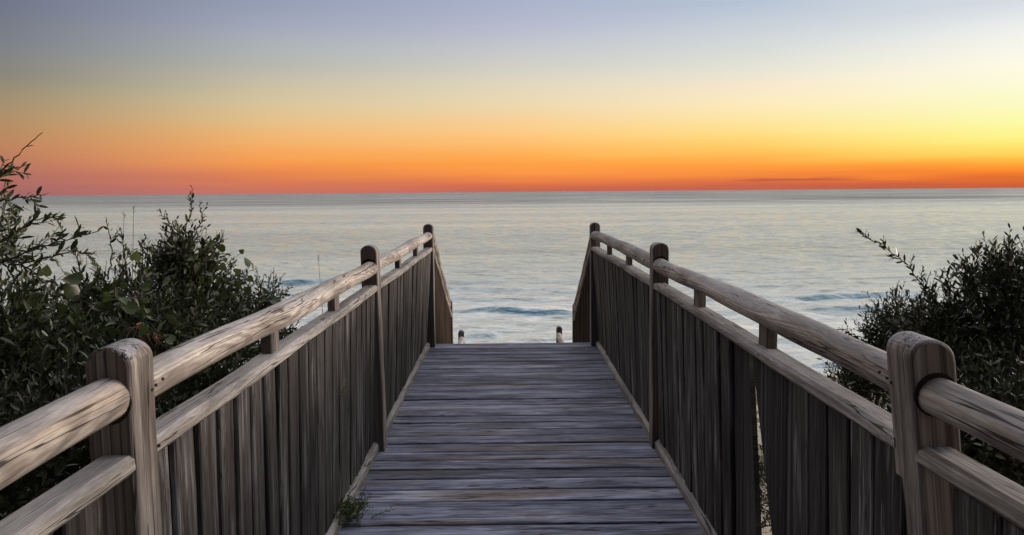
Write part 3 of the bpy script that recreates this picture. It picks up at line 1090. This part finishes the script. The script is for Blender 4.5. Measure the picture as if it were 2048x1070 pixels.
shrub('shrub', 'broad dense shrub filling the left side behind the near left post', 102, (-2.3, 3.9),
      [(120, 680, 120, 80, 3.7, 0.4, 240), (40, 760, 150, 120, 3.2, 0.4, 260), (250, 630, 75, 70, 4.0, 0.35, 150), (320, 690, 120, 100, 3.8, 0.4, 260),
       (200, 800, 170, 130, 3.3, 0.4, 260), (380, 790, 110, 100, 3.5, 0.25, 160)],
      [([(215, 560, 4.0), (225, 500, 4.0), (213, 435, 4.0)], 18, 0.036), ([(255, 570, 4.0), (250, 510, 4.0), (240, 455, 4.0)], 18, 0.036),
       ([(180, 600, 3.8), (160, 540, 3.8), (150, 470, 3.8)], 18, 0.038), ([(290, 590, 4.0), (285, 520, 4.0), (292, 470, 4.0)], 16, 0.034)],
      leaf=0.052, ratio=0.38)
shrub('shrub', 'upright shrub with a feathery tip touching the horizon left of the railing', 103, (-1.85, 4.6),
      [(375, 520, 42, 50, 4.5, 0.25, 110), (395, 590, 70, 60, 4.5, 0.3, 190), (430, 660, 70, 60, 4.4, 0.3, 180), (340, 560, 40, 50, 4.5, 0.25, 70)],
      [([(378, 520, 4.5), (372, 455, 4.5), (385, 420, 4.5), (378, 390, 4.5)], 26, 0.030), ([(370, 490, 4.5), (345, 450, 4.5), (315, 420, 4.5)], 18, 0.030),
       ([(385, 480, 4.5), (405, 440, 4.5), (400, 400, 4.5)], 14, 0.028), ([(400, 540, 4.5), (430, 500, 4.5), (445, 470, 4.5)], 18, 0.032),
       ([(420, 560, 4.5), (455, 540, 4.5), (472, 530, 4.5)], 12, 0.032)],
      leaf=0.042, ratio=0.38)
shrub('shrub', 'low thin shrub peeping over the left handrail in front of the surf', 104, (-1.65, 4.9),
      [(495, 620, 36, 34, 4.9, 0.25, 70), (530, 600, 28, 24, 4.9, 0.2, 40), (480, 690, 60, 40, 4.7, 0.25, 90), (560, 660, 26, 26, 5.0, 0.15, 24), (520, 740, 60, 45, 4.6, 0.2, 60)],
      [([(535, 620, 4.9), (545, 580, 4.9), (548, 535, 4.9)], 10, 0.022), ([(500, 610, 4.9), (500, 570, 4.9), (495, 545, 4.9)], 12, 0.028),
       ([(545, 620, 4.9), (560, 600, 4.9), (566, 570, 4.9)], 8, 0.022), ([(560, 680, 5.0), (580, 665, 5.0), (592, 655, 5.0)], 10, 0.028)],
      leaf=0.032)
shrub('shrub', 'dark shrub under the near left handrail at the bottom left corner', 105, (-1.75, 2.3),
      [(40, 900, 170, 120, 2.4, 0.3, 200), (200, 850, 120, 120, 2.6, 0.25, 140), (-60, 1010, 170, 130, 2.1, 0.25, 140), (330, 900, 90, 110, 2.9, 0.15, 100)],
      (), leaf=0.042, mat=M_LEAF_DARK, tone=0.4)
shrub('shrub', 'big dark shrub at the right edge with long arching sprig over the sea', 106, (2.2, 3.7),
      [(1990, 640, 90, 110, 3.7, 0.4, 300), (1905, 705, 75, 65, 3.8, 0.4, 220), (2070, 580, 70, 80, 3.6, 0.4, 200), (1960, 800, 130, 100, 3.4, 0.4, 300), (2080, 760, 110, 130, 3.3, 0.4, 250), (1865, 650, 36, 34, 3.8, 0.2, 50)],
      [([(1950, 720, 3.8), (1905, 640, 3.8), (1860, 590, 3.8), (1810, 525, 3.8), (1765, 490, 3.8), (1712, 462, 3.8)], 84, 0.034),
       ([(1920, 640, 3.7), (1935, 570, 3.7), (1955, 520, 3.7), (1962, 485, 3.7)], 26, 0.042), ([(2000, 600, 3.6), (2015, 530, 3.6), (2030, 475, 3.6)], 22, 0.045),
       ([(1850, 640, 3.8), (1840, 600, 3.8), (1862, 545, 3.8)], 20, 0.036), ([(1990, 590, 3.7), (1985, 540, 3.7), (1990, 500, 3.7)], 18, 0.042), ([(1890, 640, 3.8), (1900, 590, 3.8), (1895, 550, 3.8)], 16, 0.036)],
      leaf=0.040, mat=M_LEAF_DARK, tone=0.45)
shrub('shrub', 'low spreading shrub behind the right handrail left of the near right post', 107, (1.9, 4.2),
      [(1770, 690, 40, 30, 4.3, 0.25, 90), (1800, 650, 40, 36, 4.3, 0.25, 90), (1730, 760, 50, 30, 4.2, 0.25, 100), (1800, 760, 60, 60, 4.0, 0.25, 140), (1700, 800, 50, 40, 4.1, 0.2, 60), (1545, 960, 70, 110, 4.9, 0.4, 170)],
      [([(1770, 690, 4.3), (1720, 680, 4.3), (1690, 662, 4.3), (1650, 655, 4.3)], 34, 0.026), ([(1790, 660, 4.3), (1765, 635, 4.3), (1750, 610, 4.3)], 16, 0.030),
       ([(1810, 640, 4.3), (1790, 600, 4.3), (1795, 570, 4.3)], 16, 0.032)],
      leaf=0.034, mat=M_LEAF_DARK, tone=0.5)
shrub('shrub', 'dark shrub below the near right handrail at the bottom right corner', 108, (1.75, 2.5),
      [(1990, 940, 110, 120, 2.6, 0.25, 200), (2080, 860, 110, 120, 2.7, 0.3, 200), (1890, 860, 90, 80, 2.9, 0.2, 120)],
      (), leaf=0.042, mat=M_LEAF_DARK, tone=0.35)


def vine(label, seed, base, leaves, stem, mat=None, name='vine', size=0.085, spread=()):
    P = Plant(seed)
    bz = ground(*base)
    root = thing(name, label, 'vine', (base[0], base[1], bz))
    pts = [np.array((base[0], base[1], bz))] + [np.array(at(*q)) for q in stem]
    dense = []
    for i in range(len(pts) - 1):
        for t in np.linspace(0, 1, 6, endpoint=False):
            dense.append(pts[i] + (pts[i + 1] - pts[i]) * t + P.r.normal(0, 0.004, 3))
    dense.append(pts[-1])
    P.tube(dense, 0.003, 0.0016, 5)
    for (n, px, py, rx, ry, Y) in spread:
        leaves = list(leaves) + [(px + P.r.uniform(-rx, rx), py + P.r.uniform(-ry, ry), Y + P.r.uniform(-0.12, 0.12), P.r.uniform(0, 360), P.r.uniform(0.25, 0.6)) for _ in range(n)]
    for (px, py, Y, ang, sz) in leaves:
        p = np.array(at(px, py, Y))
        d = np.array([math.cos(R(ang)), -0.25, math.sin(R(ang))])
        n = np.array([P.r.normal(0, 0.8), -0.6 + P.r.normal(0, 0.4), 0.55 + P.r.normal(0, 0.5)])
        j = int(np.argmin([np.linalg.norm(q - p) for q in dense]))
        P.tube([dense[j], (dense[j] + p) / 2 + P.r.normal(0, 0.006, 3), p], 0.0018, 0.0012, 4)
        P.leaf(p, d, n, size * sz, size * sz * 1.0, float(np.clip(0.38 + P.r.normal(0, 0.28), 0, 1)))
    P.leaf_mesh('foliage', mat or M_VINE, root, 'heart')
    P.stem_mesh('stem', M_TWIG, root)


vine('climbing vine with big rounded green leaves among the broad left shrub', 201, (-2.2, 3.5),
     [(150, 590, 3.35, 110, 0.9), (185, 570, 3.35, 40, 0.85), (160, 560, 3.35, 170, 0.8), (118, 530, 3.4, 100, 0.45), (285, 640, 3.45, 80, 0.9), (270, 620, 3.45, 150, 0.8), (60, 560, 3.3, 120, 0.7), (88, 550, 3.3, 60, 0.6),
      (285, 780, 3.3, 250, 0.5), (300, 690, 3.4, 10, 0.6), (240, 700, 3.4, 200, 0.6), (270, 520, 3.5, 70, 0.55)],
     [(80, 760, 3.4), (110, 640, 3.4), (160, 600, 3.4), (230, 640, 3.45), (275, 650, 3.45), (280, 540, 3.5)], spread=((34, 200, 640, 140, 100, 3.35), (14, 300, 740, 90, 60, 3.3)))
vine('climbing vine with yellow green leaves at the feathery shrub near the left railing', 202, (-1.8, 4.3),
     [(418, 490, 4.25, 30, 0.55), (425, 500, 4.25, 110, 0.5), (395, 515, 4.25, 190, 0.7), (440, 530, 4.25, 320, 0.55), (470, 545, 4.3, 20, 0.5), (520, 600, 4.4, 10, 0.6), (545, 600, 4.4, 340, 0.7), (530, 588, 4.4, 100, 0.5), (515, 620, 4.4, 260, 0.7), (455, 590, 4.3, 200, 0.6)],
     [(380, 640, 4.3), (400, 540, 4.25), (425, 505, 4.25), (470, 560, 4.3), (530, 602, 4.4)], spread=((18, 440, 570, 70, 70, 4.2),))
P = Plant(203)
root = thing('dead_sprig', 'small rust red dead sprig hanging in the left shrub', 'sprig', tuple(at(295, 655, 3.3)))
for k in range(5):
    P.twig(at(290 + 4 * k, 640 + 5 * k, 3.3), (0.2 * (k - 2), -0.3, -0.5), 0.07, 7, 0.035, ratio=0.3)
P.leaf_mesh('foliage', M_RUST, root)
P.stem_mesh('stem', M_TWIG, root)

# the weed that grows up beside the deck at the bottom of the picture
P = Plant(204)
wb = at(690, 1062, 3.52)
root = thing('weed', 'small leafy green weed growing at the foot of the left railing', 'weed', (wb.x, wb.y, 0.0))
for k in range(60):
    a = P.r.uniform(0, 6.28)
    P.twig((wb.x + P.r.normal(0, 0.035), wb.y + P.r.normal(0, 0.05), P.r.uniform(-0.02, 0.03)), (math.cos(a) * 0.7 + 0.25, math.sin(a) * 0.6, 1.0), P.r.uniform(0.06, 0.15), 13, 0.021, ratio=0.42, r=0.0010)
P.twig((wb.x - 0.03, wb.y, 0.02), (-0.9, -0.1, 0.55), 0.16, 8, 0.014, r=0.0009)
P.leaf_mesh('foliage', M_WEED, root)
P.stem_mesh('stem', M_STALK, root)
P = Plant(205)
p0 = at(682, 795, 2.95)
root = thing('seedling', 'tiny green sprig poking through the left boards below the rail', 'sprig', tuple(p0))
P.twig(p0, (0.35, -0.2, 0.9), 0.07, 6, 0.022, ratio=0.45, r=0.0009)
P.twig(p0, (-0.4, -0.2, 0.8), 0.05, 4, 0.018, ratio=0.45, r=0.0009)
P.leaf_mesh('foliage', M_WEED, root)
P.stem_mesh('stem', M_STALK, root)


def stalk(label, base, path, r=0.0016, seeds=0):
    P = Plant(int(abs(path[0][0])))
    bz = ground(*base)
    root = thing('dry_stalk', label, 'stalk', (base[0], base[1], bz), None)
    pts = [np.array((base[0], base[1], bz))] + [np.array(at(*q)) for q in path]
    P.tube(pts, r * 1.6, r * 0.6, 5)
    for k in range(seeds):
        t = pts[-1] + (pts[-2] - pts[-1]) * (0.02 + 0.12 * k / max(1, seeds))
        P.tube([t, t + np.array([P.r.normal(0, 0.012), P.r.normal(0, 0.01), 0.016])], r * 0.9, r * 0.3, 4)
    P.stem_mesh('stem', M_STALK, root)


stalk('thin dry stalk standing against the sea above the left railing', (-1.75, 5.2), [(650, 720, 5.2), (645, 620, 5.2), (636, 510, 5.2)], 0.0017, 5)
stalk('thin dry stalk rising from the broad left shrub towards the horizon', (-2.1, 4.2), [(262, 620, 4.1), (266, 520, 4.1), (267, 414, 4.1)], 0.0016, 4)
stalk('short dry stalk just left of another in the broad left shrub', (-2.2, 4.2), [(244, 620, 4.1), (246, 520, 4.1), (248, 425, 4.1)], 0.0015, 4)
